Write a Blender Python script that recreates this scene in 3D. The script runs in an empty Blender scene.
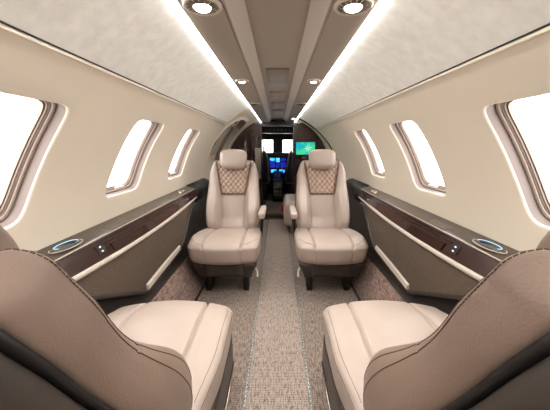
import bpy, math, random
from math import sin, cos, pi, sqrt, asin, atan, radians as RAD
from mathutils import Vector, Matrix
random.seed(7)
S = bpy.context.scene
COL = S.collection
CAM_H = 1.03

# ------------------------------------------------------------------ materials
def new_mat(name):
    m = bpy.data.materials.new(name); m.use_nodes = True
    nt = m.node_tree
    return m, nt, nt.nodes['Principled BSDF']

def lin(c):
    return tuple(((v/255)/12.92 if v/255 <= .04045 else ((v/255+.055)/1.055)**2.4) for v in c)

def mat(name, rgb, rough=.5, var=.0, vscale=8, bump=0, bscale=200, metal=0, coat=0, sheen=0, stretch=None, spec=.5):
    m, nt, b = new_mat(name)
    c = lin(rgb)
    b.inputs['Roughness'].default_value = rough
    b.inputs['Metallic'].default_value = metal
    b.inputs['Coat Weight'].default_value = coat
    b.inputs['Coat Roughness'].default_value = .06
    b.inputs['Sheen Weight'].default_value = sheen
    b.inputs['Specular IOR Level'].default_value = spec
    tc = nt.nodes.new('ShaderNodeTexCoord')
    src = tc.outputs['Object']
    if stretch:
        mp = nt.nodes.new('ShaderNodeMapping'); mp.inputs['Scale'].default_value = stretch
        nt.links.new(src, mp.inputs['Vector']); src = mp.outputs['Vector']
    n = nt.nodes.new('ShaderNodeTexNoise'); n.inputs['Scale'].default_value = vscale; n.inputs['Detail'].default_value = 6
    nt.links.new(src, n.inputs['Vector'])
    r = nt.nodes.new('ShaderNodeValToRGB')
    r.color_ramp.elements[0].position = .3; r.color_ramp.elements[1].position = .7
    r.color_ramp.elements[0].color = tuple(x*(1-var) for x in c)+(1,)
    r.color_ramp.elements[1].color = tuple(min(1, x*(1+var)) for x in c)+(1,)
    nt.links.new(n.outputs['Fac'], r.inputs['Fac']); nt.links.new(r.outputs['Color'], b.inputs['Base Color'])
    if bump:
        n2 = nt.nodes.new('ShaderNodeTexNoise'); n2.inputs['Scale'].default_value = bscale; n2.inputs['Detail'].default_value = 3
        nt.links.new(src, n2.inputs['Vector'])
        bp = nt.nodes.new('ShaderNodeBump'); bp.inputs['Strength'].default_value = bump; bp.inputs['Distance'].default_value = .002
        nt.links.new(n2.outputs['Fac'], bp.inputs['Height']); nt.links.new(bp.outputs['Normal'], b.inputs['Normal'])
    return m

def emit(name, rgb, strength):
    m = bpy.data.materials.new(name); m.use_nodes = True; nt = m.node_tree
    nt.nodes.clear()
    e = nt.nodes.new('ShaderNodeEmission'); o = nt.nodes.new('ShaderNodeOutputMaterial')
    e.inputs['Color'].default_value = rgb+(1,); e.inputs['Strength'].default_value = strength
    nt.links.new(e.outputs[0], o.inputs[0]); return m

def carpet(name, dark, light, scale, weave=1.0, mid=.5):
    m, nt, b = new_mat(name)
    b.inputs['Roughness'].default_value = .95; b.inputs['Specular IOR Level'].default_value = .15
    b.inputs['Sheen Weight'].default_value = .2
    N = nt.nodes.new; L = nt.links.new
    tc = N('ShaderNodeTexCoord')
    n = N('ShaderNodeTexNoise'); n.inputs['Scale'].default_value = scale; n.inputs['Detail'].default_value = 3; n.inputs['Roughness'].default_value = .7
    L(tc.outputs['Object'], n.inputs['Vector'])
    mp = N('ShaderNodeMapping'); mp.inputs['Scale'].default_value = (1, .16, 1)
    L(tc.outputs['Object'], mp.inputs['Vector'])
    n2 = N('ShaderNodeTexNoise'); n2.inputs['Scale'].default_value = scale*1.0; n2.inputs['Detail'].default_value = 2
    L(mp.outputs['Vector'], n2.inputs['Vector'])
    w = N('ShaderNodeTexWave'); w.bands_direction = 'Y'; w.inputs['Scale'].default_value = 38; w.inputs['Distortion'].default_value = 3.5
    w.inputs['Detail'].default_value = 2; w.inputs['Detail Scale'].default_value = 3
    L(tc.outputs['Object'], w.inputs['Vector'])
    a1 = N('ShaderNodeMath'); a1.operation = 'MULTIPLY_ADD'; a1.inputs[1].default_value = .55
    L(n2.outputs['Fac'], a1.inputs[0])
    a0 = N('ShaderNodeMath'); a0.operation = 'MULTIPLY'; a0.inputs[1].default_value = .45; L(n.outputs['Fac'], a0.inputs[0])
    L(a0.outputs[0], a1.inputs[2])
    a2 = N('ShaderNodeMath'); a2.operation = 'MULTIPLY_ADD'; a2.inputs[1].default_value = .10*weave
    L(w.outputs['Fac'], a2.inputs[0]); L(a1.outputs[0], a2.inputs[2])
    r = N('ShaderNodeValToRGB')
    r.color_ramp.elements[0].position = mid-.10; r.color_ramp.elements[1].position = mid+.14
    r.color_ramp.elements[0].color = lin(dark)+(1,); r.color_ramp.elements[1].color = lin(light)+(1,)
    L(a2.outputs[0], r.inputs['Fac']); L(r.outputs['Color'], b.inputs['Base Color'])
    bp = N('ShaderNodeBump'); bp.inputs['Strength'].default_value = .6; bp.inputs['Distance'].default_value = .003
    L(a2.outputs[0], bp.inputs['Height']); L(bp.outputs['Normal'], b.inputs['Normal'])
    return m

M = {}
M['leather'] = mat('cream_leather', (174, 158, 147), .33, .04, 5, .35, 260, spec=.5)
M['leather_shade_taupe'] = mat('taupe_and_shaded_leather', (136, 115, 102), .45, .05, 6, .35, 300)  # seat leather with dim light painted in; plain taupe on other pads
M['quilt'] = mat('quilted_leather', (178, 153, 137), .45, .05, 9, .2, 300)
M['quiltseam'] = mat('quilt_stitch_line', (136, 110, 95), .7)
M['piping'] = mat('brown_piping', (104, 78, 62), .6, .1, 60)
M['thread'] = mat('dark_thread', (84, 62, 54), .8)
M['shell'] = mat('dark_shell', (58, 50, 44), .45, .08, 10, .2, 300)
M['black'] = mat('black_plastic', (26, 23, 22), .45)
M['base'] = mat('seat_base_plastic', (50, 42, 38), .4, .05, 20)
M['wall'] = mat('cream_wall', (226, 214, 196), .6, .02, 3, .12, 500)
M['head'] = mat('headliner_suede', (234, 232, 225), .9, .07, 28, .4, 220)
M['taupe'] = mat('taupe_ceiling', (152, 139, 126), .6, .02, 3)
M['taupe_light'] = mat('pale_taupe_trim', (190, 179, 167), .55, .02, 3)
M['cream'] = mat('cream_trim', (222, 210, 192), .45)
M['ledge'] = mat('ledge_bronze', (66, 54, 45), .28, .1, 30, coat=.3)
M['panel'] = mat('side_fabric', (84, 70, 57), .85, .14, 60, .5, 400)
M['wood'] = mat('dark_gloss_wood', (44, 16, 11), .22, .45, 6, coat=.6, stretch=(30, 2.0, 30))
M['woodfront'] = mat('dark_bulkhead_wood', (50, 25, 19), .25, .4, 5, coat=.4, stretch=(20, 20, 1.5))
M['chrome'] = mat('brushed_metal', (200, 190, 175), .25, metal=1)
M['reveal'] = mat('mauve_window_reveal', (120, 104, 96), .5)
M['gasket'] = mat('mauve_grey_gasket', (150, 132, 120), .55)
M['gasket_dark'] = mat('brown_gasket', (96, 78, 66), .6)
M['lamp_ring'] = mat('lamp_housing', (120, 108, 94), .35, .05, 20, metal=.4)
M['grey'] = mat('grey_plastic', (132, 122, 113), .5)
M['darkgrey'] = mat('dark_grey_plastic', (52, 49, 47), .5)
M['red'] = mat('red_plastic', (170, 25, 25), .4)
M['carpet'] = carpet('woven_carpet', (62, 51, 45), (164, 147, 135), 190)
M['aisle'] = carpet('aisle_carpet', (64, 53, 47), (176, 160, 149), 190, 1.6)
M['sidecarpet'] = carpet('mauve_side_carpet', (84, 62, 55), (164, 138, 127), 150, 0.3)
M['mat'] = carpet('entry_mat', (74, 62, 54), (120, 104, 92), 200)
M['strip'] = emit('strip_light', (1.0, .985, .95), 20)
M['lamp'] = emit('lamp_glow', (1.0, .95, .86), 12)
M['led'] = emit('blue_led', (.35, .75, .95), 1.0)
M['led_white'] = emit('icon_light', (.9, .85, .8), .8)

def glass_mat():
    m = bpy.data.materials.new('window_glass'); m.use_nodes = True; nt = m.node_tree; nt.nodes.clear()
    t = nt.nodes.new('ShaderNodeBsdfTransparent'); g = nt.nodes.new('ShaderNodeBsdfGlossy'); g.inputs['Roughness'].default_value = .02
    f = nt.nodes.new('ShaderNodeValue'); f.outputs[0].default_value = .04
    x = nt.nodes.new('ShaderNodeMixShader'); o = nt.nodes.new('ShaderNodeOutputMaterial')
    nt.links.new(f.outputs[0], x.inputs[0]); nt.links.new(t.outputs[0], x.inputs[1]); nt.links.new(g.outputs[0], x.inputs[2]); nt.links.new(x.outputs[0], o.inputs[0])
    return m
M['glass'] = glass_mat()
def clear_strip_mat():
    m, nt, b = new_mat('clear_edging')
    b.inputs['Base Color'].default_value = lin((170, 172, 168))+(1,)
    b.inputs['Roughness'].default_value = .18
    b.inputs['Alpha'].default_value = .4
    return m
M['clear'] = clear_strip_mat()

def screen_mat(name, stops, scale, strength, vor=True):
    m = bpy.data.materials.new(name); m.use_nodes = True; nt = m.node_tree; nt.nodes.clear()
    N = nt.nodes.new; L = nt.links.new
    tc = N('ShaderNodeTexCoord'); n = N('ShaderNodeTexVoronoi' if vor else 'ShaderNodeTexNoise'); n.inputs['Scale'].default_value = scale
    L(tc.outputs['Object'], n.inputs['Vector'])
    r = N('ShaderNodeValToRGB'); cr = r.color_ramp
    while len(cr.elements) < len(stops): cr.elements.new(.5)
    for e, (p, c) in zip(cr.elements, stops): e.position = p; e.color = lin(c)+(1,)
    L(n.outputs[0], r.inputs[0])
    e = N('ShaderNodeEmission'); e.inputs['Strength'].default_value = strength; o = N('ShaderNodeOutputMaterial')
    L(r.outputs[0], e.inputs[0]); L(e.outputs[0], o.inputs[0]); return m
M['map'] = screen_mat('map_screen', [(0, (20, 130, 160)), (.45, (20, 130, 140)), (.56, (50, 160, 105)), (1, (20, 170, 120))], 9, 1.1, False)
M['avionics'] = screen_mat('avionics_screen', [(0, (8, 12, 60)), (.35, (20, 60, 200)), (.55, (60, 160, 240)), (1, (10, 20, 80))], 18, 1.6)
M['avionics2'] = screen_mat('dark_avionics_screen', [(0, (60, 20, 120)), (.4, (10, 20, 110)), (.7, (30, 40, 150)), (1, (8, 10, 50))], 22, 1.0)

# ------------------------------------------------------------------ mesh helpers
def mesh(name, V, F, m, parent=None, smooth=True, mi=None, loc=None, cache=None):
    me = bpy.data.meshes.new(name)
    me.from_pydata([tuple(v) for v in V], [], F)
    ms = m if isinstance(m, (list, tuple)) else [m]
    for x in ms: me.materials.append(x)
    if mi: me.polygons.foreach_set('material_index', mi)
    me.polygons.foreach_set('use_smooth', [smooth]*len(me.polygons))
    me.validate(); me.update()
    import bmesh
    bm = bmesh.new(); bm.from_mesh(me); bmesh.ops.recalc_face_normals(bm, faces=bm.faces); bm.to_mesh(me); bm.free()
    o = bpy.data.objects.new(name, me); COL.objects.link(o)
    if parent: o.parent = parent
    if loc: o.location = loc
    return o

def sharp(o, ang=35):
    o.data.set_sharp_from_angle(angle=RAD(ang)); return o

def tag(o, label=None, cat=None, group=None, kind=None):
    if label: o['label'] = label
    if cat: o['category'] = cat
    if group: o['group'] = group
    if kind: o['kind'] = kind
    return o

def thing(name, label, cat, loc=(0, 0, 0), rz=0, group=None, kind=None):
    o = bpy.data.objects.new(name, None); COL.objects.link(o); o.empty_display_size = .05
    o.location = loc; o.rotation_euler = (0, 0, rz)
    return tag(o, label, cat, group, kind)

def rpt(p, half, r):
    q = [p[i]*half[i] for i in range(3)]
    inn = [max(-(half[i]-r), min(half[i]-r, q[i])) for i in range(3)]
    d = Vector([q[i]-inn[i] for i in range(3)])
    if d.length > 1e-9:
        d = d.normalized()*r
        q = [inn[i]+d[i] for i in range(3)]
    return q

def rboxmesh(half, r, n, fn=None):
    V = []; F = []; idx = {}
    def vid(p):
        k = (round(p[0], 5), round(p[1], 5), round(p[2], 5))
        if k not in idx:
            q = rpt(p, half, r)
            if fn: q = fn(*q)
            idx[k] = len(V); V.append(q)
        return idx[k]
    def lins(k):  # denser towards the ends so that the rounding is well sampled
        return [-1+2*i/k for i in range(k+1)]
    for ax in range(3):
        a, b = (ax+1) % 3, (ax+2) % 3
        A, B = lins(n[a]), lins(n[b])
        for s in (-1, 1):
            for i in range(n[a]):
                for j in range(n[b]):
                    f = []
                    for (u, v) in ((A[i], B[j]), (A[i+1], B[j]), (A[i+1], B[j+1]), (A[i], B[j+1])):
                        p = [0, 0, 0]; p[ax] = s; p[a] = u; p[b] = v; f.append(vid(p))
                    F.append(f if s > 0 else f[::-1])
    return V, F

def rbox(name, size, c, r, m, parent=None, n=None, fn=None, smooth=True, rot=None):
    half = [x/2 for x in size]
    r = min(r, min(half)*.999)
    if n is None: n = [max(2, min(14, int(s/max(r, .004)*1.2)+2)) for s in size]
    V, F = rboxmesh(half, r, n, fn)
    if rot is not None:
        V = [rot @ Vector(v) for v in V]
    V = [(v[0]+c[0], v[1]+c[1], v[2]+c[2]) for v in V]
    return mesh(name, V, F, m, parent, smooth)

def boxgeo(lo, hi, V, F):
    b = len(V)
    for z in (lo[2], hi[2]):
        for (x, y) in ((lo[0], lo[1]), (hi[0], lo[1]), (hi[0], hi[1]), (lo[0], hi[1])): V.append((x, y, z))
    F += [[b, b+3, b+2, b+1], [b+4, b+5, b+6, b+7]] + [[b+i, b+(i+1) % 4, b+4+(i+1) % 4, b+4+i] for i in range(4)]

def box(name, lo, hi, m, parent=None):
    """box with a small chamfer"""
    V = []; F = []
    size = [hi[i]-lo[i] for i in range(3)]
    return rbox(name, size, [(hi[i]+lo[i])/2 for i in range(3)], min(.004, min(size)*.3), m, parent, n=[3, 3, 3])

def extr_y(name, prof, y0, y1, m, parent=None, mi=None, smooth=False, ny=1, fn=None):
    """closed profile in (x,z) swept along y"""
    V = []; F = []; k = len(prof)
    for j in range(ny+1):
        y = y0+(y1-y0)*j/ny
        for (x, z) in prof:
            V.append(fn(x, y, z) if fn else (x, y, z))
    for j in range(ny):
        for i in range(k):
            F.append([j*k+i, j*k+(i+1) % k, (j+1)*k+(i+1) % k, (j+1)*k+i])
    F.append(list(range(k))[::-1]); F.append([ny*k+i for i in range(k)])
    return mesh(name, V, F, m, parent, smooth)

def tubegeo(path, r, V, F, seg=8, closed=False, flat=None):
    path = [Vector(p) for p in path]; n = len(path); b = len(V)
    up = Vector((0, 0, 1))
    for i, p in enumerate(path):
        if closed: t = path[(i+1) % n]-path[i-1]
        else: t = path[min(i+1, n-1)]-path[max(i-1, 0)]
        t = t.normalized() if t.length > 0 else Vector((0, 1, 0))
        a = t.cross(up)
        if a.length < .05: a = t.cross(Vector((1, 0, 0)))
        a.normalize(); c = a.cross(t).normalized()
        rr = r(i/(n-1)) if callable(r) else r
        for k in range(seg):
            th = 2*pi*k/seg
            V.append(tuple(p+a*cos(th)*rr+c*sin(th)*rr*(flat or 1)))
    m = n if closed else n-1
    for i in range(m):
        for k in range(seg):
            i2 = (i+1) % n
            F.append([b+i*seg+k, b+i*seg+(k+1) % seg, b+i2*seg+(k+1) % seg, b+i2*seg+k])
    if not closed:
        F.append([b+k for k in range(seg)][::-1]); F.append([b+(n-1)*seg+k for k in range(seg)])

def tube(name, path, r, m, parent=None, seg=8, closed=False, flat=None):
    V = []; F = []; tubegeo(path, r, V, F, seg, closed, flat)
    return mesh(name, V, F, m, parent)

def dashes(name, path, r, m, parent, step=.008, gap=.4):
    """row of short stitches along a path"""
    P = [Vector(p) for p in path]; V = []; F = []
    L = [0]
    for i in range(1, len(P)): L.append(L[-1]+(P[i]-P[i-1]).length)
    def at(d):
        d = max(0, min(L[-1], d))
        for i in range(1, len(P)):
            if d <= L[i]: return P[i-1].lerp(P[i], (d-L[i-1])/max(1e-9, L[i]-L[i-1]))
        return P[-1]
    d = 0
    while d+step < L[-1]:
        tubegeo([at(d), at(d+step*(1-gap)/2), at(d+step*(1-gap))], r, V, F, 4); d += step
    return mesh(name, V, F, m, parent)

def lathe(name, prof, m, parent=None, loc=(0, 0, 0), seg=32, mi=None, sx=1, sy=1, smooth=True):
    V = []; F = []; MI = []; k = len(prof)
    for j in range(seg):
        t = 2*pi*j/seg
        for (r, z) in prof: V.append((loc[0]+r*cos(t)*sx, loc[1]+r*sin(t)*sy, loc[2]+z))
    for j in range(seg):
        for i in range(k-1):
            F.append([j*k+i, j*k+i+1, ((j+1) % seg)*k+i+1, ((j+1) % seg)*k+i]); MI.append(mi[i] if mi else 0)
    return mesh(name, V, F, m, parent, smooth, MI)

def sm(a, b, x):
    t = max(0, min(1, (x-a)/(b-a))); return t*t*(3-2*t)

# ------------------------------------------------------------------ cabin shell
R = .78; HC = .67
def arc(side, y, phi, d=0):
    return (side*(R+d)*cos(phi), y, HC+(R+d)*sin(phi))
Y_BACK = -.62
PH0, PHC, PHT = -.06, .838, 1.205
WIN_P, WIN_HP, WIN_HY = .412, .240, .150
CELL_HP, CELL_HY = .335, .245
WIN_Y = [-.010, .688, 1.394, 2.104]
WIN_YR = [.005, .703, 1.424, 2.150]
SHEAR = .17; WEXP = 9

def sup(a, b, dy, dp, e):
    return 1/((abs(dy)/a)**e+(abs(dp)/b)**e)**(1/e)

def bend(q, sh):       # the window outline leans and bows forward a little
    return (sh*q+.014*(1-(q/WIN_HP)**2)-.003) if sh else 0

def ring_cell(V, F, MI, side, y0, y1, p_list, ny, cy, cp, a, b, e, rings, r0=0, shear=0):
    """rectangle [y0,y1]x[p_list] with a rounded hole; rings = [(scale, depth, mat)]"""
    ys = [y0+(y1-y0)*i/ny for i in range(ny+1)]
    loop = [(y, p_list[0]) for y in ys] + [(y1, p) for p in p_list[1:]] + [(y, p_list[-1]) for y in ys[::-1][1:]] + [(y0, p) for p in p_list[::-1][1:-1]]
    n = len(loop); prev = None
    base = len(V)
    for (y, p) in loop: V.append(arc(side, y, p, r0))
    prev = base
    # intermediate ring halfway, then the hole rings
    def hole(y, p, s):
        dy, dp = y-cy, p-cp; k = sup(a, b, dy, dp, e)
        return (cy+dy*k*s+bend(dp*k*s, shear), cp+dp*k*s)
    seq = []
    s0 = rings[0][0]
    for f in (.34, .67):
        seq.append([(lambda h: (y+(h[0]-y)*f, p+(h[1]-p)*f))(hole(y, p, s0)) + (r0,) for (y, p) in loop])
    mats = [0, 0]
    for (s, d, mm) in rings:
        off = (s-1)*a   # constant width in metres
        pts = []
        for (y, p) in loop:
            dy, dp = y-cy, p-cp
            k = sup(a+off, b+off/R, dy, dp, e)
            pts.append((cy+dy*k+bend(dp*k, shear), cp+dp*k, r0+d))
        seq.append(pts); mats.append(mm)
    for pts, mm in zip(seq, mats):
        b2 = len(V)
        for (y, p, d) in pts: V.append(arc(side, y, p, d))
        for i in range(n):
            F.append([prev+i, prev+(i+1) % n, b2+(i+1) % n, b2+i]); MI.append(mm)
        prev = b2

def grid(V, F, MI, side, ys, ps, d=0, mm=0):
    b = len(V); n = len(ps)
    for y in ys:
        for p in ps: V.append(arc(side, y, p, d))
    for i in range(len(ys)-1):
        for j in range(n-1):
            F.append([b+i*n+j, b+(i+1)*n+j, b+(i+1)*n+j+1, b+i*n+j+1]); MI.append(mm)

PL_LOW = [PH0+(WIN_P-CELL_HP-PH0)*i/3 for i in range(4)]
PL_MID = [WIN_P-CELL_HP+2*CELL_HP*i/18 for i in range(19)]
PL_TOP = [WIN_P+CELL_HP+(PHC-WIN_P-CELL_HP)*i/4 for i in range(5)]
# how the reveal turns into the wall: (scale, depth, material)
REVEAL = [(1.06, 0, 0), (1.04, .001, 0), (1.02, .003, 0), (1.010, .008, 0), (1.008, .016, 1), (1.0, .036, 1), (.985, .038, 1)]
def wall(side, y_end, name):
    V = []; F = []; MI = []
    allp = PL_LOW[:-1]+PL_MID+PL_TOP[1:]
    y = Y_BACK
    for cy in WIN_Y if side < 0 else WIN_YR:
        grid(V, F, MI, side, [y, cy-CELL_HY], allp)
        ys = [cy-CELL_HY+2*CELL_HY*i/18 for i in range(19)]
        grid(V, F, MI, side, ys, PL_LOW); grid(V, F, MI, side, ys, PL_TOP)
        ring_cell(V, F, MI, side, cy-CELL_HY, cy+CELL_HY, PL_MID, 18, cy, WIN_P, WIN_HY, WIN_HP, WEXP, REVEAL, 0, SHEAR)
        y = cy+CELL_HY
    grid(V, F, MI, side, [y, y_end], allp)
    # rounded lip along the top, turning outward behind the headliner edge
    b = len(V)
    lip = [(PHC, 0), (PHC+.006, .003), (PHC+.010, .009), (PHC+.010, .03)]
    grid_pts = []
    for (p, d) in lip:
        for yy in (Y_BACK, y_end): V.append(arc(side, yy, p, d))
    for i in range(len(lip)-1):
        F.append([b+2*i, b+2*i+1, b+2*i+3, b+2*i+2]); MI.append(0)
    o = mesh(name, V, F, [M['wall'], M['reveal']], None, True, MI)
    import bmesh
    bm = bmesh.new(); bm.from_mesh(o.data); bmesh.ops.remove_doubles(bm, verts=bm.verts, dist=.0003)
    bmesh.ops.recalc_face_normals(bm, faces=bm.faces); bm.to_mesh(o.data); bm.free()
    tag(o, kind='structure')
    return o
DOOR_Y0 = 2.86
wall(-1, DOOR_Y0, 'wall_left'); wall(1, 3.86, 'wall_right')

# slim cream beads along the top of the wall panels, a dark gap above them
for s_, ye in ((-1, DOOR_Y0), (1, 3.86)):
    o = tube('trim_%d' % (6 if s_ < 0 else 7), [arc(s_, Y_BACK, PHC+.001, -.001), arc(s_, ye, PHC+.001, -.001)], .0045, M['cream'], None, 10)
    tag(o, kind='structure')
    o = tube('trim_%d' % (8 if s_ < 0 else 9), [arc(s_, Y_BACK, PHC+.010, .003), arc(s_, ye, PHC+.010, .003)], .0022, M['black'], None, 6)
    tag(o, kind='structure')

# windows
wn = 0
for side in (-1, 1):
    for cy in WIN_Y if side < 0 else WIN_YR:
        wn += 1
        w = thing('window_%d' % wn, None, None, kind='structure')
        def ringloop(off, d, n=112, f=1):
            a, b = WIN_HY+off, WIN_HP+off/R; out = []
            for i in range(n):
                t = 2*pi*i/n; dy, dp = cos(t), sin(t)*1.5; k = sup(a, b, dy, dp, WEXP)
                out.append(arc(side, cy+(dy*k+bend(dp*k, SHEAR))*f, WIN_P+dp*k*f, d))
            return out
        def rings(name, seq, m, parent, mi=None):
            V = []; F = []; n = 112; MI = []
            for (off, d) in seq: V += ringloop(off, d)
            for j in range(len(seq)-1):
                for i in range(n):
                    F.append([j*n+i, j*n+(i+1) % n, (j+1)*n+(i+1) % n, (j+1)*n+i]); MI.append(mi[j] if mi else 0)
            return mesh(name, V, F, m, parent, True, MI)
        fr = rings('window_frame', [(-.001, .037), (-.003, .034), (-.006, .034), (-.008, .038), (-.0085, .043), (-.012, .043), (-.0125, .047), (-.016, .047), (-.0165, .052), (-.021, .052), (-.022, .062)],
                   [M['gasket'], M['gasket'], M['gasket_dark']], w, [1, 1, 2, 1, 0, 2, 1, 0, 2, 1]); sharp(fr, 40)
        # glass pane following the fuselage curve
        V = []; F = []; n = 112
        lp = ringloop(-.019, .054)
        lpm = ringloop(-.019, .054, f=.5); V += lp; c0 = len(V)
        for i in range(n):
            y, = (lp[i][1],)
            V.append(lpm[i])
        V.append(arc(side, cy, WIN_P, .054))
        for i in range(n):
            F.append([i, (i+1) % n, c0+(i+1) % n, c0+i]); F.append([c0+i, c0+(i+1) % n, len(V)-1])
        mesh('window_pane', V, F, M['glass'], w)
        # shade pull tab at the bottom of the frame
        p = arc(side, cy, WIN_P-WIN_HP+.030, .022)
        p = (p[0], p[1]-SHEAR*WIN_HP, p[2])
        rbox('shade_handle', (.016, .07, .014), p, .006, M['cream'], w)

# ---- ceiling: headliners on both sides, flat lamp panels and the raised centre channel
Y_CEIL = 4.6
V = []; F = []; MI = []
def strip_prof(pts, mm, y0=Y_BACK, y1=Y_CEIL):
    b = len(V)
    for (x, z) in pts: V.append((x, y0, z)); V.append((x, y1, z))
    for i in range(len(pts)-1):
        F.append([b+2*i, b+2*i+1, b+2*i+3, b+2*i+2]); MI.append(mm)
for s in (-1, 1):
    hl = []
    for i in range(15):
        p = PHC+.012+(PHT-PHC-.012)*i/14
        hl.append((s*(R+.004)*cos(p), HC+(R+.004)*sin(p)))
    strip_prof(hl[::-1] if s > 0 else hl, 0, Y_BACK, 2.88 if s < 0 else Y_CEIL)
    a = (s*(R+.004)*cos(PHC+.012), HC+(R+.004)*sin(PHC+.012)); b_ = (s*(R+.03)*cos(PHC+.004), HC+(R+.03)*sin(PHC+.004))
    strip_prof([a, b_], 1)
# lamp panels
for s in (-1, 1):
    strip_prof([(s*.272, 1.425), (s*.272, 1.4055), (s*.268, 1.4050), (s*.266, 1.4045), (s*.2655, 1.4005), (s*.150, 1.401), (s*.149, 1.404), (s*.146, 1.404), (s*.145, 1.401), (s*.140, 1.402)], 2)
    strip_prof([(s*.140, 1.402), (s*.132, 1.406), (s*.100, 1.436), (s*.096, 1.438)], 3)
    strip_prof([(s*.272, 1.425), (s*.31, 1.425)], 3)
strip_prof([(-.096, 1.438), (-.094, 1.441), (.094, 1.441), (.096, 1.438)], 2)
o = mesh('ceiling', V, F, [M['head'], M['black'], M['taupe'], M['taupe_light']], None, True, MI); sharp(o, 25)
tag(o, kind='structure')

# bright cove strips
for s in (-1, 1):
    o = extr_y('light_strip', [(s*.2665, 1.4045), (s*.2665, 1.3985), (s*.2735, 1.3975), (s*.2745, 1.4045)], Y_BACK+.02, Y_CEIL-.02, M['strip'])
    tag(o, 'long white cove light running along the %s edge of the ceiling lamp panel' % ('left' if s < 0 else 'right'), 'light', 'cove lights along the ceiling')

# ---- surround of the entry door on the left (arched opening), continuing the fuselage arc
V = []; F = []; MI = []
pl = [-1.03+(1.205+1.03)*i/40 for i in range(41)]
ring_cell(V, F, MI, -1, DOOR_Y0, 4.34, pl, 24, 3.48, .02, .545, 1.0, 3.2,
          [(1.035, -.001, 1), (1.025, -.010, 1), (1.01, -.013, 1), (1.0, -.008, 1), (.995, 0, 1), (.985, .05, 2), (.98, .08, 2)])
o = mesh('wall_entry', V, F, [M['wall'], M['cream'], M['taupe_light']], None, True, MI); tag(o, kind='structure')
d = thing('door_1', None, None, kind='structure')
V = []; F = []
ys = [2.90+1.18*i/8 for i in range(9)]; ps = [-1.03+2.2*i/30 for i in range(31)]
V = []; F = []; MI = []
grid(V, F, MI, -1, ys, ps, .07)
mesh('door_panel', V, F, M['cream'], d)
# raised inner moulding of the door with its vent slot and latch
def curved_pad(name, y0, y1, p0, p1, d0, d1, m, parent, e=5):
    V = []; F = []; n = 40
    cy, cp = (y0+y1)/2, (p0+p1)/2; a, b = (y1-y0)/2, (p1-p0)/2
    rows = [(1, d0), (.98, d1+.002), (.94, d1), (.5, d1)]
    for (s, dd) in rows:
        for i in range(n):
            t = 2*pi*i/n; k = sup(1, 1, cos(t), sin(t), e)
            V.append(arc(-1, cy+cos(t)*k*a*s, cp+sin(t)*k*b*s, dd))
    V.append(arc(-1, cy, cp, d1))
    for j in range(3):
        for i in range(n): F.append([j*n+i, j*n+(i+1) % n, (j+1)*n+(i+1) % n, (j+1)*n+i])
    for i in range(n): F.append([3*n+i, 3*n+(i+1) % n, 4*n])
    return mesh(name, V, F, m, parent)
curved_pad('door_moulding', 3.0, 3.62, .30, .84, .069, .045, M['taupe_light'], d)
curved_pad('latch_recess', 3.40, 3.66, .86, .93, .069, .055, M['black'], d)
curved_pad('door_pad', 3.66, 3.90, -.4, .80, .069, .052, M['leather_shade_taupe'], d)
for k in range(3):
    tube('latch_handle', [arc(-1, 3.1+.05*k, .42+.05*k, .044), arc(-1, 3.16+.05*k, .44+.05*k, .030), arc(-1, 3.24+.05*k, .47+.05*k, .044)], .006, M['chrome'], d)

# ---- dark trim at the forward end of the right wall
V = []; F = []; MI = []
for k, (y, dd) in enumerate([(3.86, 0), (3.87, -.012), (3.89, -.012), (3.90, .01)]):
    for i in range(31):
        V.append(arc(1, y-.30*sm(.95, .1, .0+(-1.0+2.2*i/30)), -1.0+2.2*i/30, dd))
for k in range(3):
    for i in range(30): F.append([k*31+i, k*31+i+1, (k+1)*31+i+1, (k+1)*31+i])
tag(mesh('trim_1', V, F, M['black']), kind='structure')
V = []; F = []; MI = []
grid(V, F, MI, 1, [3.86, Y_CEIL], [-1.0+2.2*i/30 for i in range(31)], .001)
tag(mesh('wall_right_front', V, F, M['wall']), kind='structure')

# ---- lower side walls and floor
for s, nm in ((-1, 'left'), (1, 'right')):
    V = []; F = []; MI = []
    prof = [(.792, .60), (.72, .50), (.690, .40), (.676, .30), (.655, .245), (.640, .235), (.60, .12), (.566, .02), (.55, -.005)]
    b = 0
    y1 = 4.3 if s > 0 else DOOR_Y0+.08
    for (x, z) in prof: V.append((s*x, Y_BACK, z)); V.append((s*x, y1, z))
    for i in range(len(prof)-1):
        F.append([2*i, 2*i+1, 2*i+3, 2*i+2]); MI.append(0 if i < 4 else 1)
    o = mesh('baseboard_'+nm, V, F, [M['base'], M['sidecarpet']], None, True, MI); sharp(o, 50)
    tag(o, kind='structure')
    tag(extr_y('trim_%d' % (2 if s < 0 else 3), [(s*.550, 0), (s*.558, 0), (s*.560, .012), (s*.554, .012)], Y_BACK, y1, M['black']), kind='structure')

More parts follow.
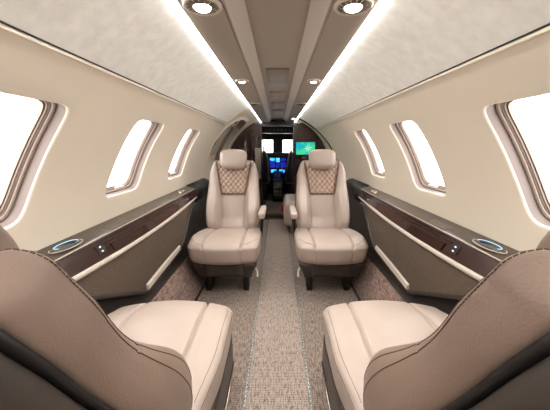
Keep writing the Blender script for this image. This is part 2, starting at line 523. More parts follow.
fl = mesh('floor', [(-.9, Y_BACK, 0), (.9, Y_BACK, 0), (.9, 4.95, 0), (-.9, 4.95, 0)], [[0, 1, 2, 3]], M['carpet'], smooth=False); tag(fl, kind='structure')
ar = mesh('aisle_runner', [(-.128, Y_BACK, .002), (.128, Y_BACK, .002), (.128, 3.80, .002), (-.128, 3.80, .002), (-.128, Y_BACK, .006), (.128, Y_BACK, .006), (.128, 3.80, .006), (-.128, 3.80, .006)],
          [[4, 5, 6, 7], [0, 1, 5, 4], [1, 2, 6, 5], [2, 3, 7, 6], [3, 0, 4, 7]], M['aisle'], smooth=False)
tag(ar, 'long pale woven carpet runner down the middle of the aisle', 'carpet runner')
for s in (-1, 1):
    t = extr_y('aisle_edging', [(s*.1285, .0005), (s*.142, .0005), (s*.140, .006), (s*.131, .008), (s*.1285, .006)], Y_BACK, 3.80, M['clear'])
    tag(t, 'clear glossy edging strip along the %s side of the aisle carpet' % ('left' if s < 0 else 'right'), 'edging strip', 'edging strips of the aisle')
    V = []; F = []
    y = -.3
    while y < 3.78:
        boxgeo((s*.1345-.0009, y, .0075), (s*.1345+.0009, y+.005, .0088), V, F); y += .022
    tag(mesh('marker_dots', V, F, M['cream'], t, False), kind='stuff')
tag(box('trim_4', (-.22, 3.80, 0), (.30, 3.93, .012), M['darkgrey']), kind='structure')
st = rbox('entry_step', (.43, .84, .07), (.0, 4.37, .035), .01, M['mat'], None, n=[4, 4, 4]); tag(st, 'brown carpeted step rising towards the cockpit', 'step')

# ---- rear wall behind the camera
tag(mesh('wall_back', [(-.9, Y_BACK, -.01), (.9, Y_BACK, -.01), (.9, Y_BACK, 1.5), (-.9, Y_BACK, 1.5)], [[0, 1, 2, 3]], M['wall']), kind='structure')

# ------------------------------------------------------------------ passenger seats
def seat_meshes(kind):
    L = .612 if kind == 'near' else .565
    HY, HZ = (-.215, .40) if kind == 'near' else (-.19, .385)
    rec = RAD(26 if kind == 'near' else 17)
    ZB = -.10                                   # backrest reaches below the cushion top
    HD = .05; T = (L-ZB)/2
    def xs(z):                                  # where the centre panel meets the bolsters
        return .094+(.140-.094)*max(0, min(1, (z-.275)/.255))
    def wfac(z):
        t = (z-ZB)/(L-ZB)
        w = .90+.10*sm(0, .3, t)-(.13 if kind == 'near' else .055)*sm(.45, .78, t)-(.06 if kind == 'near' else .14)*sm(.80, 1.0, t)
        return w
    def back_fn(x, y, z):
        z = z+T+ZB
        s = (y/HD+1)/2                          # 0 back, 1 front
        ax = abs(x); b = 0
        xw = x*wfac(z); axw = abs(xw)
        # bolster swell low on the sides, recessed centre
        k = xs(z)
        side = sm(k-.004, k+.045, axw)
        b += side*(.084*sm(.42, .10, z)*sm(-.10, .05, z)-.010)
        b -= (1-side)*.026*sm(.0, .1, z)
        b += .010*cos(min(1, axw/k)*pi/2) * sm(.30, .10, z)
        b -= .007*math.exp(-((axw-k)/.0045)**2)
        # seam across the outer bolster
        b -= .004*side*math.exp(-((z-.345-.02*(axw-.15)/.05)/.004)**2)
        if s < .5: b = 0
        yy = -HD+y+b*(2*s-1 if s > .5 else 0)
        # side waist seam
        return (xw, yy, z)
    def tf(p):
        x, y, z = p
        return (x, HY+y*cos(rec)-z*sin(rec), HZ+y*sin(rec)+z*cos(rec))
    out = {}
    V, F = rboxmesh((.215, HD, T), .040, (84, 10, 110), back_fn)
    out['backrest'] = ([tf(v) for v in V], F)
    # shell: black filler paints the shade of the gap, then a shell on the back
    def shell_fn(x, y, z):
        z = z+T+ZB
        return (x*wfac(z)*1.02, y-.135-.02*cos(x/.22*pi/2), z)
    V, F = rboxmesh((.212, .030, T-.005), .028, (24, 8, 24), shell_fn)
    out['back_shell'] = ([tf(v) for v in V], F)
    V, F = rboxmesh((.205, .006, T-.01), .005, (12, 2, 16), lambda x, y, z: (x*wfac(z+T+ZB)*1.0, y-.103, z+T+ZB))
    out['gap_shade'] = ([tf(v) for v in V], F)
    # quilted trapezoid
    z0, z1 = .28, L-.015
    V = []; F = []; nx, nz = 110, 110; QM = []
    for j in range(nz+1):
        z = z0+(z1-z0)*j/nz; k = xs(z)-.002
        for i in range(nx+1):
            u = -1+2*i/nx; x = u*k
            pu, pv = x/.040, (z-z0)/.050
            a = abs(sin(pi*(pu+pv)))*abs(sin(pi*(pu-pv)))
            edge = min(1, (1-abs(u))*k/.012, (z-z0)/.012)
            yy = -.026+.0015+.011*(a**.45)*max(0, edge)
            yy -= .030*sm(L-.045, L, z)
            V.append(tf((x, yy, z)))
            if i < nx and j < nz: QM.append(1 if a < .17 else 0)
    for j in range(nz):
        for i in range(nx):
            F.append([j*(nx+1)+i, j*(nx+1)+i+1, (j+1)*(nx+1)+i+1, (j+1)*(nx+1)+i])
    out['quilted_panel'] = (V, F, QM)
    # brown piping round the trapezoid
    P = []
    for i in range(14):
        z = z1+.004-(z1+.004-z0)*i/13; P.append(tf((-xs(z)-.001, -.015-.026*sm(L-.045, L, z), z)))
    for i in range(1, 8): P.append(tf((-xs(z0)+2*xs(z0)*i/8, -.020, z0)))
    for i in range(14):
        z = z0+(z1+.004-z0)*i/13; P.append(tf((xs(z)+.001, -.015-.026*sm(L-.045, L, z), z)))
    V = []; F = []; tubegeo(P, .0062, V, F, 8)
    out['piping'] = (V, F)
    # head rest
    zc = L-.045 if kind == 'near' else L-.005
    def head_fn(x, y, z):
        w = .95-.12*sm(0, .075, -z)+.02*sm(0, .07, z)
        yy = y-.02*(abs(x)/.115)**2*0+.012*cos(x/.115*pi/2)-.010*(z/.075)**2
        w *= 1-.08*(abs(z)/.083)**4
        if kind == 'near': w *= .91; yy -= .022
        return (x*w, yy+.004, z*(1-.06*(x/.115)**2)+zc)
    V, F = rboxmesh((.116, .040, .083), .038, (28, 14, 22), head_fn)
    out['headrest'] = ([tf(v) for v in V], F)
    for sx in (-1, 1):
        V = []; F = []
        tubegeo([tf((sx*.045, -.03, L-.08)), tf((sx*.045, -.028, zc))], .006, V, F, 8)
        out['headrest_post_%d' % sx] = (V, F)
    # stitched seam lines running along the front edge of each side
    for sx in (-1, 1):
        for row, (ang, nm) in enumerate(((.0, 'a'), (1, 'b'))):
            P = []
            hx = .215; r = .040
            th = RAD(24 if ang else 50)
            Q = [(sx*(hx-r+r*cos(th)), HD-r+r*sin(th), -T+.05+(2*T-r-.05)*i/89, sx*cos(th), sin(th), 0) for i in range(90)]
            for i in range(1, 13):
                al = pi/2*i/12
                Q.append((sx*(hx-r+r*cos(th)*cos(al)), HD-r+r*sin(th), T-r+r*cos(th)*sin(al), sx*cos(th)*cos(al), sin(th), cos(th)*sin(al)))
            for i in range(1, 10):
                Q.append((sx*(hx-r-.07*i/9), HD-r+r*sin(th), T-r+r*cos(th), 0, sin(th), cos(th)))
            for q in Q:
                p = back_fn(*q[:3])
                P.append(tf(tuple(Vector(p)+Vector(q[3:])*.0004)))
            out['seam_%s_%d' % (nm, sx)] = P
    # cushion
    CH = (.245, .245, .075)
    cz = .355
    def cush_fn(x, y, z):
        t = (y/CH[1]+1)/2
        w = 1-.03*sm(.7, 1, t)-.10*sm(.45, 0, t)
        if kind == 'far': w *= 1.01
        z2 = z
        s = (z/CH[2]+1)/2
        X = x*w*(1-.05*(1-s))
        ax = abs(x)
        # bow the front and round the nose
        Yv = y+(.050*(1-(x/CH[0])**2)-.015)*sm(.5, 1, t)
        if t > .5: Yv += .015*sin(pi*s)*sm(.6, 1, t)-.02*(1-s)*sm(.7, 1, t)
        top = sm(.5, .95, s)
        k = .128
        z2 += top*(.010*sm(k-.02, k+.05, ax)*sm(1.05, .6, t)+.008*(1-(x/CH[0])**2))
        z2 -= top*.028*sm(.62, 1.0, t)**1.5
        z2 -= (.060 if kind == 'far' else .042)*(1-t)*s
        if s < .5: z2 -= (.5-s)*.05*(kind == 'far')
        g = math.exp(-((ax-k)/.0055)**2)
        z2 -= top*.017*g
        Yv -= .006*g*sm(.9, 1, t)*(1-top*.4)
        # transverse seam near the nose on the bolsters
        if kind == 'far':
            yy = .66+.16*(1-(ax-k)/.11) if ax > k else 9
            z2 -= top*.004*math.exp(-((t-yy)/.012)**2)
        return (X, Yv, z2+cz)
    V, F = rboxmesh(CH, .038, (110, 70, 18), cush_fn)
    out['cushion'] = (V, F)
    # stitched trim lines along both upper edges of the cushion
    for sx in (-1, 1):
        for row in (0, 1):
            P = []
            for i in range(60):
                y = -.20+.40*i/59
                th = RAD(66 if row == 0 else 22); r = .038
                q = (sx*(CH[0]-r+r*cos(th)), y, CH[2]-r+r*sin(th))
                p = cush_fn(*q); n = Vector((sx*cos(th), 0, sin(th)))
                P.append(tuple(Vector(p)+n*.0004))
            out['cseam_%d_%d' % (row, sx)] = P
    # curved stitch on nose bolsters (far)
    for sx in (-1, 1):
        P = []
        for i in range(30):
            x = sx*(.13+.095*i/29); y = .235-.075*(i/29)**1.6
            q = (x, y, CH[2]); p = cush_fn(*q); P.append((p[0], p[1], p[2]+.0006))
        out['nose_%d' % sx] = P
    # pan and feet
    V, F = rboxmesh((.225, .215, .062), .03, (20, 20, 10), lambda x, y, z: (x*(1-.16*sm(.06, -.06, z)), y*(1-.10*sm(.06, -.06, z))+.006, z+.205))
    out['seat_pan'] = (V, F)
    return out

SM = {}
def passenger_seat(kind, label, x, y, rz, arm=None):
    if kind not in SM:
        SM[kind] = seat_meshes(kind); SM[kind+'_me'] = {}
    g = SM[kind]; cache = SM[kind+'_me']
    root = thing('passenger_seat', label, 'airplane seat', (x, y, 0), rz, 'leather passenger seats facing each other')
    def put(name, key, m, parent=root, maker=None):
        if key in cache:
            o = bpy.data.objects.new(name, cache[key]); COL.objects.link(o); o.parent = parent; return o
        o = maker(name) if maker else mesh(name, g[key][0], g[key][1], m, None, True, g[key][2] if len(g[key]) > 2 else None)
        cache[key] = o.data; o.parent = parent; return o
    back = put('backrest', 'backrest', M['leather'] if kind == 'far' else M['leather_shade_taupe'])  # near backrest and headrest: same leather, shade put into its colour
    put('quilted_panel', 'quilted_panel', [M['quilt'], M['quiltseam']], back)['label'] = 'diamond quilted leather panel'
    put('piping', 'piping', M['piping'], back)['label'] = 'dark brown piping round the quilting'
    for sx in (-1, 1):
        for nm in 'ab':
            put('stitching', 'seam_%s_%d' % (nm, sx), None, back, lambda n, sx=sx, nm=nm: dashes(n, g['seam_%s_%d' % (nm, sx)], .0009, M['thread'], None, .0065, .25))
    put('gap_shade', 'gap_shade', M['black'], root)
    put('back_shell', 'back_shell', M['shell'])['label'] = 'dark hard back shell'
    hr = put('headrest', 'headrest', M['leather'] if kind == 'far' else M['leather_shade_taupe'])
    for sx in (-1, 1): put('headrest_post', 'headrest_post_%d' % sx, M['chrome'], hr)
    cu = put('seat_cushion', 'cushion', M['leather'])
    for sx in (-1, 1):
        if kind == 'near':
            for row in (0, 1):
                put('stitching', 'cseam_%d_%d' % (row, sx), None, cu, lambda n, sx=sx, row=row: dashes(n, g['cseam_%d_%d' % (row, sx)], .0008, M['thread'], None, .006, .3))
        else:
            put('stitching', 'nose_%d' % sx, None, cu, lambda n, sx=sx: dashes(n, g['nose_%d' % sx], .0012, M['thread'], None, .007, .2))
    pan = put('seat_pan', 'seat_pan', M['base']); pan['label'] = 'dark plastic seat base'
    def face(n):
        V, F = rboxmesh((.135, .005, .042), .004, (8, 2, 6), lambda x, y, z: (x, y+.2165-.16*max(0, -z-.02), z+.212))
        return mesh(n, V, F, M['base'], None)
    put('front_cover', 'front_cover', None, pan, face)
    def icon(n):
        V = [(-.007, .213, .176), (.007, .213, .176), (0, .2138, .189), (-.007, .2175, .176), (.007, .2175, .176), (0, .2183, .189)]
        return mesh(n, V, [[0, 1, 2], [3, 5, 4], [0, 3, 4, 1], [1, 4, 5, 2], [2, 5, 3, 0]], M['red'], None, False)
    ic = put('warning_mark', 'icon', None, pan, icon); ic['label'] = 'tiny red triangular mark'
    for sx in (-1, 1):
        for yy in (.06, -.15):
            def foot(n, sx=sx, yy=yy):
                V, F = rboxmesh((.023, .05, .09), .006, (4, 4, 4), lambda x, y, z: (sx*.135+x*(1-.1*sm(.09, -.09, z)), yy+y*(1-.3*sm(-.09, .09, z)), z+.09))
                return mesh(n, V, F, M['black'], None)
            put('leg', 'leg_%d_%d' % (sx, yy > 0), None, root, foot)
    # chrome trim rail and lever on the aisle side of the base
    if arm:
        a = arm
        if kind == 'near':
            sk = rbox('side_skirt', (.020, .40, .16), (a*.222, .0, .215), .008, M['base'], root, n=[4, 12, 6])
            o = tube('trim_rail', [(a*.233, .185, .175), (a*.236, .05, .165), (a*.233, -.17, .155)], .0045, M['chrome'], sk); o['label'] = 'thin metal rail along the seat base'
        else:
            o = tube('recline_lever', [(a*.205, .15, .20), (a*.222, .16, .185), (a*.226, .18, .165), (a*.224, .185, .15)], lambda t: .005+.004*sm(.6, 1, t), M['cream'], root)
        if kind == 'far':
            ar = rbox('armrest', (.050, .33, .045), (a*.247, -.125, .535), .014, M['leather'], root, n=[8, 20, 8], fn=lambda x, y, z: (x, y, z+.10*(y)*.3))
            tube('armrest_bracket', [(a*.240, -.22, .50), (a*.235, -.24, .40), (a*.225, -.22, .30)], .014, M['base'], root, flat=1)
    return root

passenger_seat('near', 'nearest cream leather seat on the left, seen from behind its reclined backrest', -.412, .770, 0, 1)
passenger_seat('near', 'nearest cream leather seat on the right, seen from behind its reclined backrest', .412, .770, 0, -1)
passenger_seat('far', 'cream leather seat facing the camera on the left side of the aisle, quilted upper back', -.365, 1.935, pi, -1)
passenger_seat('far', 'cream leather seat facing the camera on the right side of the aisle, quilted upper back', .365, 1.935, pi, 1)

# ------------------------------------------------------------------ side ledges
def side_ledge(s, nm):
    root = thing('side_ledge', '%s side ledge with glossy wood fascia and brown fabric panel under the windows' % nm, 'side ledge', (0, 0, .0), 0, 'ledges under the windows')
    y0, y1 = -.55, 2.20
    def sag(y): return .034*max(0, sin(pi*max(0, min(1, (y-.55)/1.65))))
    # top
    prof = [(s*.775, .700), (s*.775, .690), (s*.700, .668), (s*.694, .672), (s*.694, .678), (s*.702, .682), (s*.75, .693)]
    o = extr_y('ledge_top', prof, y0, 2.30, M['ledge'], root, smooth=False)
    tube('ledge_trim', [(s*.694, y0, .680), (s*.694, 2.26, .680)], .0025, M['taupe_light'], root, 6)
    # darker forward continuation
    o = extr_y('ledge_end', [(s*.776, .705), (s*.776, .60), (s*.70, .56), (s*.685, .64), (s*.70, .675), (s*.745, .70)], 2.30, DOOR_Y0-.02, M['black'], root, smooth=True)
    # wood fascia: thin slab between ledge and rail
    V = []; F = []; n = 40
    for j in range(n+1):
        y = y0+(y1+.06-y0)*j/n; zb = .632-sag(y)
        xb = .662
        V += [(s*.696, y, .672), (s*xb, y, zb), (s*(xb+.012), y, zb), (s*.708, y, .668)]
    for j in range(n):
        for i in range(4): F.append([4*j+i, 4*j+(i+1) % 4, 4*j+4+(i+1) % 4, 4*j+4+i])
    F += [[0, 1, 2, 3], [4*n+3, 4*n+2, 4*n+1, 4*n]]
    fas = mesh('fascia', V, F, M['wood'], root); sharp(fas, 30); fas['label'] = 'dark red-brown glossy wood fascia'
    # fold-out table lid outlined on the fascia
    def fp(y, t, d):      # point on fascia; t 0 bottom..1 top, d lift
        zb = .632-sag(y); x = .662+(.696-.662)*t; z = zb+(.672-zb)*t
        nx, nz = -(.672-zb), (.034); l = sqrt(nx*nx+nz*nz)
        return (s*(x+nx/l*d), y, z+nz/l*d)
    V = []; F = []; k = 24
    for j in range(k+1):
        y = 1.06+.98*j/k
        for (t, dd) in ((.14, 0), (.15, .004), (.60, .004), (.61, 0)): V.append(fp(y, t, dd))
    for j in range(k):
        for i in range(3): F.append([4*j+i, 4*j+i+1, 4*j+5+i, 4*j+4+i])
    F += [[0, 1, 2, 3], [4*k+3, 4*k+2, 4*k+1, 4*k]]
    lid = mesh('table_lid', V, F, M['wood'], root); sharp(lid, 30)
    for t in (.62, .80):
        tube('lid_groove', [fp(1.02+1.06*j/20, t, .0008) for j in range(21)], .0016, M['black'], lid, 6)
    tube('lid_pull', [fp(1.99, .38, .005), fp(2.01, .38, .009), fp(2.03, .38, .005)], .003, M['chrome'], lid, 6)
    # cream rail
    P = [(s*.657, y0+(2.19-y0)*j/60, .626-sag(y0+(2.19-y0)*j/60)) for j in range(61)]
    rl = tube('rail', P, lambda t: .0095-.005*sm(.86, 1, t), M['taupe_light'], root, 12); rl['label'] = 'cream padded rail'
    # fabric panel, bowed, with slanting forward end
    V = []; F = []; nj, ni = 50, 14
    def lower(y): return .33+.07*max(0, y-1.24)+.51*max(0, 1.24-y)*(1 if y > .7 else .54/max(.01, 1.24-y)) + .25*sm(1.70, 2.14, y)**.9
    for j in range(nj+1):
        y = y0+(2.16-y0)*j/nj; zt = .617-sag(y); zl = lower(y)
        if zl > zt-.004: zl = zt-.004
        for i in range(ni+1):
            t = i/ni; z = zt+(zl-zt)*t
            x = .660-.010*(zt-z)/.26-.010*sin(pi*min(1, (zt-z)/.26))
            V.append((s*x, y, z))
    nf = len(V)
    for (x, y, z) in list(V): V.append((x+s*.012, y, z))
    W = ni+1
    for j in range(nj):
        for i in range(ni):
            a = j*W+i; F.append([a, a+1, a+W+1, a+W]); F.append([nf+a, nf+a+W, nf+a+W+1, nf+a+1])
        F.append([j*W+ni, nf+j*W+ni, nf+(j+1)*W+ni, (j+1)*W+ni]); F.append([j*W, (j+1)*W, nf+(j+1)*W, nf+j*W])
    for i in range(ni): F.append([i, nf+i, nf+i+1, i+1]); F.append([nj*W+i, nj*W+i+1, nf+nj*W+i+1, nf+nj*W+i])
    pn = mesh('fabric_panel', V, F, M['panel'], root); sharp(pn, 50); pn['label'] = 'brown textured fabric lower panel'
    # seam in the panel
    P = []
    for i in range(12):
        z = .585-(.585-.37)*i/11; zt = .617-sag(1.42)
        P.append((s*(.660-.010*(zt-z)/.26-.010*sin(pi*min(1, (zt-z)/.26))-.0005), 1.42, z))
    tube('panel_seam', P, .0012, M['piping'], pn, 5)
    # bottom trim and cream literature pocket
    P = []
    for j in range(41):
        y = .3+(2.10-.3)*j/40; P.append((s*.646, y, min(lower(y), .60)-.006))
    tube('lower_trim', P, .009, M['base'], root, 8)
    V = []; F = []; n = 20
    for j in range(n+1):
        y = 1.24+.46*j/n; b = .012+.010*sin(pi*j/n); zl = .334+.07*max(0, y-1.24)
        for (dx, dz) in ((-.002, -.008), (-.014, .002), (-.014, .018+b*.5), (-.006, .024+b*.5), (.004, .024+b*.5), (.004, -.008)):
            V.append((s*(.650+dx), y, zl+dz))
    for j in range(n):
        for i in range(6): F.append([6*j+i, 6*j+(i+1) % 6, 6*j+6+(i+1) % 6, 6*j+6+i])
    F += [list(range(6)), [6*n+i for i in range(6)][::-1]]
    pk = mesh('pocket', V, F, M['taupe_light'], root); sharp(pk, 40); pk['label'] = 'pale moulded pocket at the panel bottom'
    # cup holders with a blue lit ring
    for (cy, rx, ry, led, inn) in ((.90, .024, .056, True, 1), (2.06, .018, .05, False, 0)):
        cx = s*.730
        ch = lathe('cup_holder', [(.70, .012), (.80, .016), (1.0, .016), (1.08, .010), (1.10, 0)], M['ledge'] if led else M['chrome'], root, (cx, cy, .682), 40, sx=rx, sy=ry)
        # disc well
        lathe('cup_well', [(.82, .013), (.78, .006), (.0, .004)], M['black'], ch, (cx, cy, .682), 40, sx=rx, sy=ry)
        if led:
            a_ = 0 if s > 0 else pi
            P = [(cx+cos(a_+pi*.62*i/24)*rx*.86, cy+sin(a_+pi*.62*i/24)*ry*.86, .6985) for i in range(-24, 25)]
            lr = tube('light_ring', P, .0013, M['led'], ch, 8); lr['label'] = 'glowing pale blue ring'
            for (a0, a1) in ((.62, .9),):
                tube('bezel', [(cx+cos(2*pi*i/48)*rx*1.22, cy+sin(2*pi*i/48)*ry*1.22, .692) for i in range(48)], .0018, M['taupe_light'], ch, 6, closed=True)
    # small dark outlet plate with two light icons
    V = [fp(.975, .30, .0005), fp(1.02, .30, .0005), fp(1.02, .80, .0005), fp(.975, .80, .0005), fp(.975, .30, .002), fp(1.02, .30, .002), fp(1.02, .80, .002), fp(.975, .80, .002)]
    pl_ = mesh('control_plate', V, [[4, 5, 6, 7], [0, 1, 5, 4], [1, 2, 6, 5], [2, 3, 7, 6], [3, 0, 4, 7]], M['black'], root, False)
    for t in (.42, .66):
        c = Vector(fp(.998, t, .0025)); V2 = []; F2 = []
        V2, F2 = rboxmesh((.0015, .005, .003), .001, (2, 2, 2), lambda x, y, z: (x*.7+c.x, y+c.y, z+c.z))
        mesh('icon', V2, F2, M['led_white'], pl_)
    # metallic slats painting the window's reflection on the glossy ledge top
    for cy in (1.18, 1.86):
        V = []; F = []
        for q in range(9):
            yy = cy-.06+q*.015
            a = .7025; b2 = .742
            V += [(s*a, yy, .6832), (s*b2, yy, .6922), (s*b2, yy+.008, .6922), (s*a, yy+.008, .6832), (s*a, yy, .6852), (s*b2, yy, .6942), (s*b2, yy+.008, .6942), (s*a, yy+.008, .6852)]
            b0 = 8*q; F += [[b0+4, b0+5, b0+6, b0+7], [b0, b0+1, b0+5, b0+4], [b0+1, b0+2, b0+6, b0+5], [b0+2, b0+3, b0+7, b0+6], [b0+3, b0, b0+4, b0+7]]
        mesh('reflection_slats', V, F, M['lamp_ring'], root, False)
    return root
side_ledge(-1, 'left'); side_ledge(1, 'right')

# ------------------------------------------------------------------ ceiling fittings
def spot(x, y, r, label, on=True, group='ceiling spotlights'):
    root = thing('ceiling_light', label, 'ceiling light', (x, y, 1.401), 0, group)
    lathe('bezel', [(r*1.12, .004), (r*1.10, -.004), (r*1.02, -.008), (r*.93, -.007), (r*.90, -.001)], M['taupe_light'], root, seg=40)
    lathe('housing', [(r*.90, -.002), (r*.86, -.006), (r*.80, -.004), (r*.74, .0)], M['lamp_ring'], root, seg=40)
    V = []; F = []
    for k in range(16):
        a = 2*pi*k/16; c, s_ = cos(a), sin(a)
        tubegeo([(r*.60*c, r*.60*s_, -.009), (r*.86*c, r*.86*s_, -.006)], .0016, V, F, 5)
    mesh('fins', V, F, M['chrome'], root)
    lathe('baffle', [(r*.76, .0), (r*.60, -.010), (r*.52, -.008)], M['lamp_ring'], root, seg=32)
    lathe('lens', [(r*.50, -.007), (r*.40, -.012), (r*.2, -.014), (0, -.0145)], M['lamp'] if on else M['darkgrey'], root, seg=32)
    return root
def lamp(x, y, e, z=1.375, size=110, blend=.8, r=.03):
    l = bpy.data.lights.new('spot_lamp', 'SPOT'); l.energy = e; l.spot_size = RAD(size); l.spot_blend = blend; l.shadow_soft_size = r
    l.color = (1, .96, .90)
    o = bpy.data.objects.new('spot_lamp', l); COL.objects.link(o); o.location = (x, y, z)
    return o
for s, nm in ((-1, 'left'), (1, 'right')):
    spot(s*.203, .835, .047, 'large bright round spotlight nearest the camera in the %s lamp panel' % nm)
    spot(s*.208, 1.71, .036, 'small round lamp in the %s lamp panel beside the square speaker grille' % nm)
    spot(s*.208, 2.60, .050, 'small dark round air vent lamp in the %s lamp panel, beyond the square speaker grille' % nm, on=False)
    spot(s*.203, -.15, .047, 'large round spotlight above the camera on the %s' % nm)
    for (y, e) in ((.835, 9), (1.71, 5), (2.6, 3), (-.15, 9)): lamp(s*.205, y, e)
spot(.208, 3.9, .034, 'farthest small round lamp in the right lamp panel near the cockpit')
sp = thing('speaker_grille', 'flat square taupe speaker grille in the centre ceiling channel', 'speaker', (0, 1.84, 1.441))
rbox('grille_panel', (.130, .46, .006), (0, 0, -.004), .002, M['grey'], sp, n=[3, 3, 3])
for y in (2.42, 2.95, 3.5):
    o = rbox('ceiling_panel', (.125, .36, .004), (0, y, 1.4385), .0015, M['taupe'], None, n=[3, 3, 3])
    tag(o, {2.42: 'pale flat cover plate in the ceiling channel just beyond the speaker grille', 2.95: 'middle pale cover plate in the ceiling channel', 3.5: 'farthest pale cover plate in the ceiling channel before the cockpit'}[y], 'cover plate', 'cover plates in the ceiling channel')

# ------------------------------------------------------------------ front of the cabin
# partitions in dark wood, cut to the fuselage arc
def partition(s, nm, xin, y, ztop_in):
    root = thing('cabinet', nm, 'cabinet', (0, y, 0))
    pts = [(s*xin, 0)]
    pts += [(s*.60, 0)] + [(s*(R-.004)*cos(p), HC+(R-.004)*sin(p)) for p in [-.75+(1.10+.75)*i/24 for i in range(25)]]
    pts += [(s*xin, ztop_in)]
    V = [(x, 0, z) for (x, z) in pts]+[(x, .28, z) for (x, z) in pts]
    n = len(pts)
    F = [list(range(n)), [n+i for i in range(n)][::-1]]+[[i, n+i, n+(i+1) % n, (i+1) % n] for i in range(n)]
    mesh('cabinet_body', V, F, M['woodfront'], root, False)
    return root
pr = partition(1, 'dark wood partition right of the cockpit entrance, behind the map screen', .225, 4.14, 1.33)
tube('edge_trim', [(.226, -.004, .02), (.226, -.004, 1.30)], .006, M['wood'], pr)
pl2 = partition(-1, 'dark wood cabinet on the left of the cockpit entrance', .235, 4.20, 1.33)
for k, (x0, x1, z0, z1) in enumerate(((-.44, -.26, .78, 1.16), (-.44, -.26, .40, .76), (-.60, -.46, .40, 1.10))):
    dd = rbox('cabinet_door', (x1-x0, .014, z1-z0), ((x0+x1)/2, -.008, (z0+z1)/2), .004, M['woodfront'], pl2, n=[3, 3, 3])
    rbox('door_handle', (.012, .012, .05), (x1-.02, -.020, (z0+z1)/2), .004, M['chrome'], dd, n=[3, 3, 3])
# pale folded curtain gathered beside the left cabinet
cur = []
V = []; F = []
for j in range(2):
    pass
def curtain(x0, x1, y, z0, z1, label):
    V = []; F = []; n = 48
    for k in range(n+1):
        t = k/n; x = x0+(x1-x0)*t; yy = y+.018*sin(t*pi*7)
        for z in (z0, z1): V.append((x, yy, z))
        for z in (z0, z1): V.append((x, yy+.004, z))
    for k in range(n):
        a = 4*k; F += [[a, a+4, a+5, a+1], [a+2, a+3, a+7, a+6], [a, a+2, a+6, a+4], [a+1, a+5, a+7, a+3]]
    o = mesh('curtain', V, F, M['taupe_light']); tag(o, label, 'curtain'); return o
curtain(-.335, -.250, 4.13, .55, 1.0, 'pale gathered curtain hanging at the left cockpit cabinet')

# wall monitor
mon = thing('monitor', 'small lit map screen in teal and green on the right partition', 'monitor', (.405, 4.125, .995))
rbox('monitor_frame', (.29, .02, .19), (0, 0, 0), .006, M['black'], mon, n=[4, 3, 4])
sc = mesh('screen', [(-.138, -.0115, -.088), (.138, -.0115, -.088), (.138, -.0115, .088), (-.138, -.0115, .088), (-.138, -.009, -.088), (.138, -.009, -.088), (.138, -.009, .088), (-.138, -.009, .088)],
          [[0, 1, 2, 3], [0, 4, 5, 1], [1, 5, 6, 2], [2, 6, 7, 3], [3, 7, 4, 0]], M['map'], mon, False)
V = []; F = []
for a in range(8):
    t = pi*a/4+.2; tubegeo([(.04+.008*cos(t), -.012, .005+.008*sin(t)), (.04+.05*cos(t), -.012, .005+.05*sin(t))], .0018, V, F, 4)
mesh('map_marks', V, F, M['led_white'], mon)
box('control_label', (-.045, -.004, -.15), (.015, .004, -.115), M['gasket'], mon)

# side-facing seat on the right, opposite the entry door
dv = thing('side_facing_seat', 'cream side-facing bench seat opposite the entry door, behind the far right seat', 'airplane seat', (.40, 3.42, 0))
rbox('seat_cushion', (.56, .66, .29), (-.035, 0, .245), .05, M['leather'], dv, n=[14, 16, 10], fn=lambda x, y, z: (x-.015*sin(pi*(z+.145)/.29)*(1 if x < 0 else 0), y, z+.006*cos(y/.33*pi/2)))
rbox('seat_base', (.42, .60, .13), (-.02, 0, .066), .015, M['leather_shade_taupe'], dv, n=[4, 4, 4])
rbox('backrest', (.12, .66, .46), (.20, 0, .60), .045, M['leather'], dv, n=[8, 14, 12])
ex = lathe('red_handle', [(0, .10), (.012, .10), (.024, .085), (.026, .03), (.022, 0), (0, 0)], M['red'], None, (.075, 4.02, .07), 20)
tag(ex, 'small red cylinder standing on the cockpit step', 'red fitting')

# ------------------------------------------------------------------ cockpit
YC = 5.75
V = []; F = []
# dark cockpit tube from the partitions to the nose
n = 28
for y in (4.42, 6.3):
    for i in range(n+1):
        p = -1.1+(pi+2.2)*i/n
        V.append((.80*cos(p), y, HC+(.80 if y < 5 else .72)*sin(p)))
for i in range(n): F.append([i, i+1, n+2+i, n+1+i])
tag(mesh('wall_cockpit', V, F, M['darkgrey']), kind='structure')
tag(box('floor_cockpit', (-.8, 4.80, .02), (.8, 6.3, .07), M['mat']), kind='structure')
# header above the cockpit entrance
hd = thing('overhead_panel', 'dark overhead switch panel above the cockpit entrance', 'control panel', (0, 5.15, 1.27))
rbox('panel_body', (.62, .40, .16), (0, 0, .06), .02, M['darkgrey'], hd, n=[4, 4, 4])
for k in range(7):
    rbox('switch', (.018, .012, .014), (-.21+.07*k, -.205, .03), .004, M['grey'], hd, n=[3, 3, 3])
rbox('air_slot', (.16, .01, .02), (0, -.203, .09), .003, M['black'], hd, n=[3, 3, 3])
# ceiling end closing piece with lamp slot
tag(extr_y('trim_5', [(-.31, 1.50), (-.31, 1.37), (-.24, 1.345), (.24, 1.345), (.31, 1.37), (.31, 1.50)], 4.58, 4.70, M['darkgrey']), kind='structure')
rb = rbox('ceiling_slot', (.20, .02, .018), (0, 4.572, 1.375), .004, M['black'], None, n=[3, 3, 3]); tag(rb, 'narrow black slot at the forward end of the ceiling channel', 'vent')

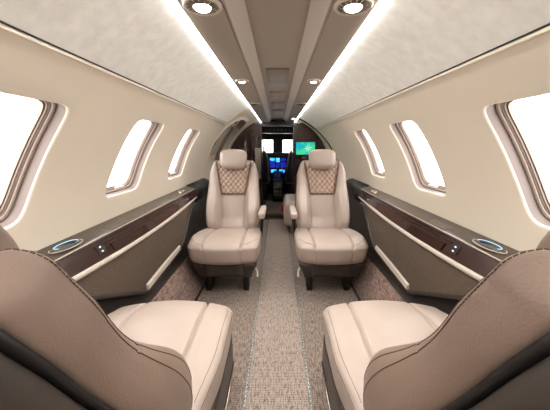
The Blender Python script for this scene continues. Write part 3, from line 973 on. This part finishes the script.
# windscreen wall with two openings
ws = thing('window_9', None, None, kind='structure')
V = []; F = []
for lo, hi in (((-.8, YC, -.1), (-.315, YC+.05, 1.5)), ((.315, YC, -.1), (.8, YC+.05, 1.5)), ((-.325, YC, -.1), (.325, YC+.05, .90)), ((-.325, YC, 1.150), (.325, YC+.05, 1.5)), ((-.10, YC, .90), (.10, YC+.05, 1.150))):
    boxgeo(lo, hi, V, F)
mesh('windscreen_frame', V, F, M['darkgrey'], ws, False)
for x in (-.205, .205):
    mesh('window_pane', [(x-.12, YC+.03, .89), (x+.12, YC+.03, .89), (x+.12, YC+.03, 1.16), (x-.12, YC+.03, 1.16)], [[0, 1, 2, 3]], M['glass'], ws, False)
# side closure beyond (keeps daylight out of the cockpit sides)
cp = thing('compass', 'small dark standby compass hanging between the two cockpit windscreens', 'compass', (0, YC-.04, 1.10))
rbox('compass_body', (.035, .03, .07), (0, 0, 0), .01, M['black'], cp, n=[4, 4, 4])
rbox('compass_stem', (.008, .02, .07), (0, .01, .06), .003, M['black'], cp, n=[3, 3, 3])

ip = thing('instrument_panel', 'black cockpit instrument panel with glowing blue displays', 'instrument panel', (0, 5.52, -.05))
rbox('glareshield', (.86, .20, .05), (0, .05, .925), .02, M['black'], ip, n=[6, 4, 4])
rbox('glareshield_panel', (.74, .02, .045), (0, -.075, .895), .004, M['darkgrey'], ip, n=[4, 3, 3])
rbox('panel_face', (.84, .06, .76), (0, 0, .52), .01, M['black'], ip, n=[4, 4, 4])
def disp(x0, x1, z0, z1, m, key):
    fr_ = rbox('display', (x1-x0+.012, .012, z1-z0+.012), ((x0+x1)/2, -.034, (z0+z1)/2), .004, M['darkgrey'], ip, n=[3, 3, 3])
    V = [(x0, -.0415, z0), (x1, -.0415, z0), (x1, -.0415, z1), (x0, -.0415, z1), (x0, -.04, z0), (x1, -.04, z0), (x1, -.04, z1), (x0, -.04, z1)]
    mesh('screen', V, [[0, 1, 2, 3], [0, 4, 5, 1], [1, 5, 6, 2], [2, 6, 7, 3], [3, 7, 4, 0]], m, fr_, False)
disp(-.155, -.055, .79, .85, M['avionics'], 0); disp(-.155, -.055, .66, .77, M['avionics2'], 0)
disp(.055, .155, .79, .85, M['avionics2'], 0); disp(.055, .155, .66, .77, M['avionics2'], 0)
disp(-.038, .038, .77, .85, M['avionics'], 0); disp(-.038, .038, .66, .75, M['avionics2'], 0)
disp(-.135, -.03, .565, .625, M['avionics'], 0); disp(.03, .135, .565, .625, M['avionics'], 0)
pd = thing('centre_pedestal', 'dark centre pedestal of controls between the two pilot seats', 'control console', (0, 5.05, .07))
rbox('pedestal_body', (.20, .66, .38), (0, -.02, .19), .03, M['black'], pd, n=[6, 8, 6], fn=lambda x, y, z: (x, y, z+.12*sm(-.1, .4, y)))
rbox('pedestal_face', (.16, .01, .26), (0, -.353, .20), .004, M['darkgrey'], pd, n=[3, 3, 3])
for r_ in range(3):
    for c_ in range(3):
        rbox('knob', (.028, .014, .022), (-.05+.05*c_, -.360, .13+.065*r_), .005, M['grey'], pd, n=[4, 3, 4])
for x in (-.03, .03):
    tube('lever', [(x, .02, .38), (x, -.03, .47)], .008, M['grey'], pd)
rbox('lever_quadrant', (.14, .16, .05), (0, .03, .39), .015, M['darkgrey'], pd, n=[5, 5, 4])

def pilot(x, label):
    root = thing('pilot_seat', label, 'airplane seat', (x, 4.98, .07), 0, 'pilot seats')
    rbox('backrest', (.33, .11, .56), (0, -.10, .60), .05, M['black'], root, n=[10, 6, 12], fn=lambda a, b, c: (a*(1-.22*sm(0, .28, c)), b-.10*c, c))
    for sx in (-1, 1):
        cv = [(sx*.155, -.165, .36), (sx*.158, -.17, .60), (sx*.14, -.185, .76), (sx*.10, -.195, .865), (sx*.05, -.20, .895)]
        o = tube('sheepskin_cover', cv, .017, M['leather_shade_taupe'], root, 8); o['label'] = 'pale cover showing at the edge of the dark backrest'
    rbox('seat_cushion', (.36, .40, .10), (0, .10, .34), .04, M['leather_shade_taupe'], root, n=[8, 8, 6])
    rbox('seat_base', (.26, .30, .29), (0, .08, .145), .02, M['black'], root, n=[4, 4, 4])
    rbox('headrest', (.18, .07, .10), (0, -.17, .93), .03, M['black'], root, n=[8, 6, 6])
    return root
pilot(-.32, 'dark pilot seat on the left side of the cockpit'); pilot(.32, 'dark pilot seat on the right side of the cockpit')

# ------------------------------------------------------------------ light
w = bpy.data.worlds.new('World'); S.world = w; w.use_nodes = True
bg = w.node_tree.nodes['Background']; bg.inputs['Color'].default_value = (1.0, 1.0, 1.0, 1); bg.inputs['Strength'].default_value = 4

# ------------------------------------------------------------------ camera
cam = bpy.data.cameras.new('camera'); co = bpy.data.objects.new('camera', cam); COL.objects.link(co)
cam.sensor_width = 36; cam.lens = 18.0; cam.clip_start = .02
cam.shift_x = -2.8/550
co.location = (0, 0, CAM_H); co.rotation_euler = (RAD(90)-atan(59/275), 0, 0)
S.camera = co
S.view_settings.view_transform = 'Standard'; S.view_settings.look = 'None'
S.view_settings.exposure = .98; S.view_settings.gamma = 1
S.view_settings.use_curve_mapping = False
try:
    S.cycles.use_denoising = True
    S.cycles.max_bounces = 10; S.cycles.diffuse_bounces = 6
    S.cycles.sample_clamp_indirect = 8
except Exception: pass
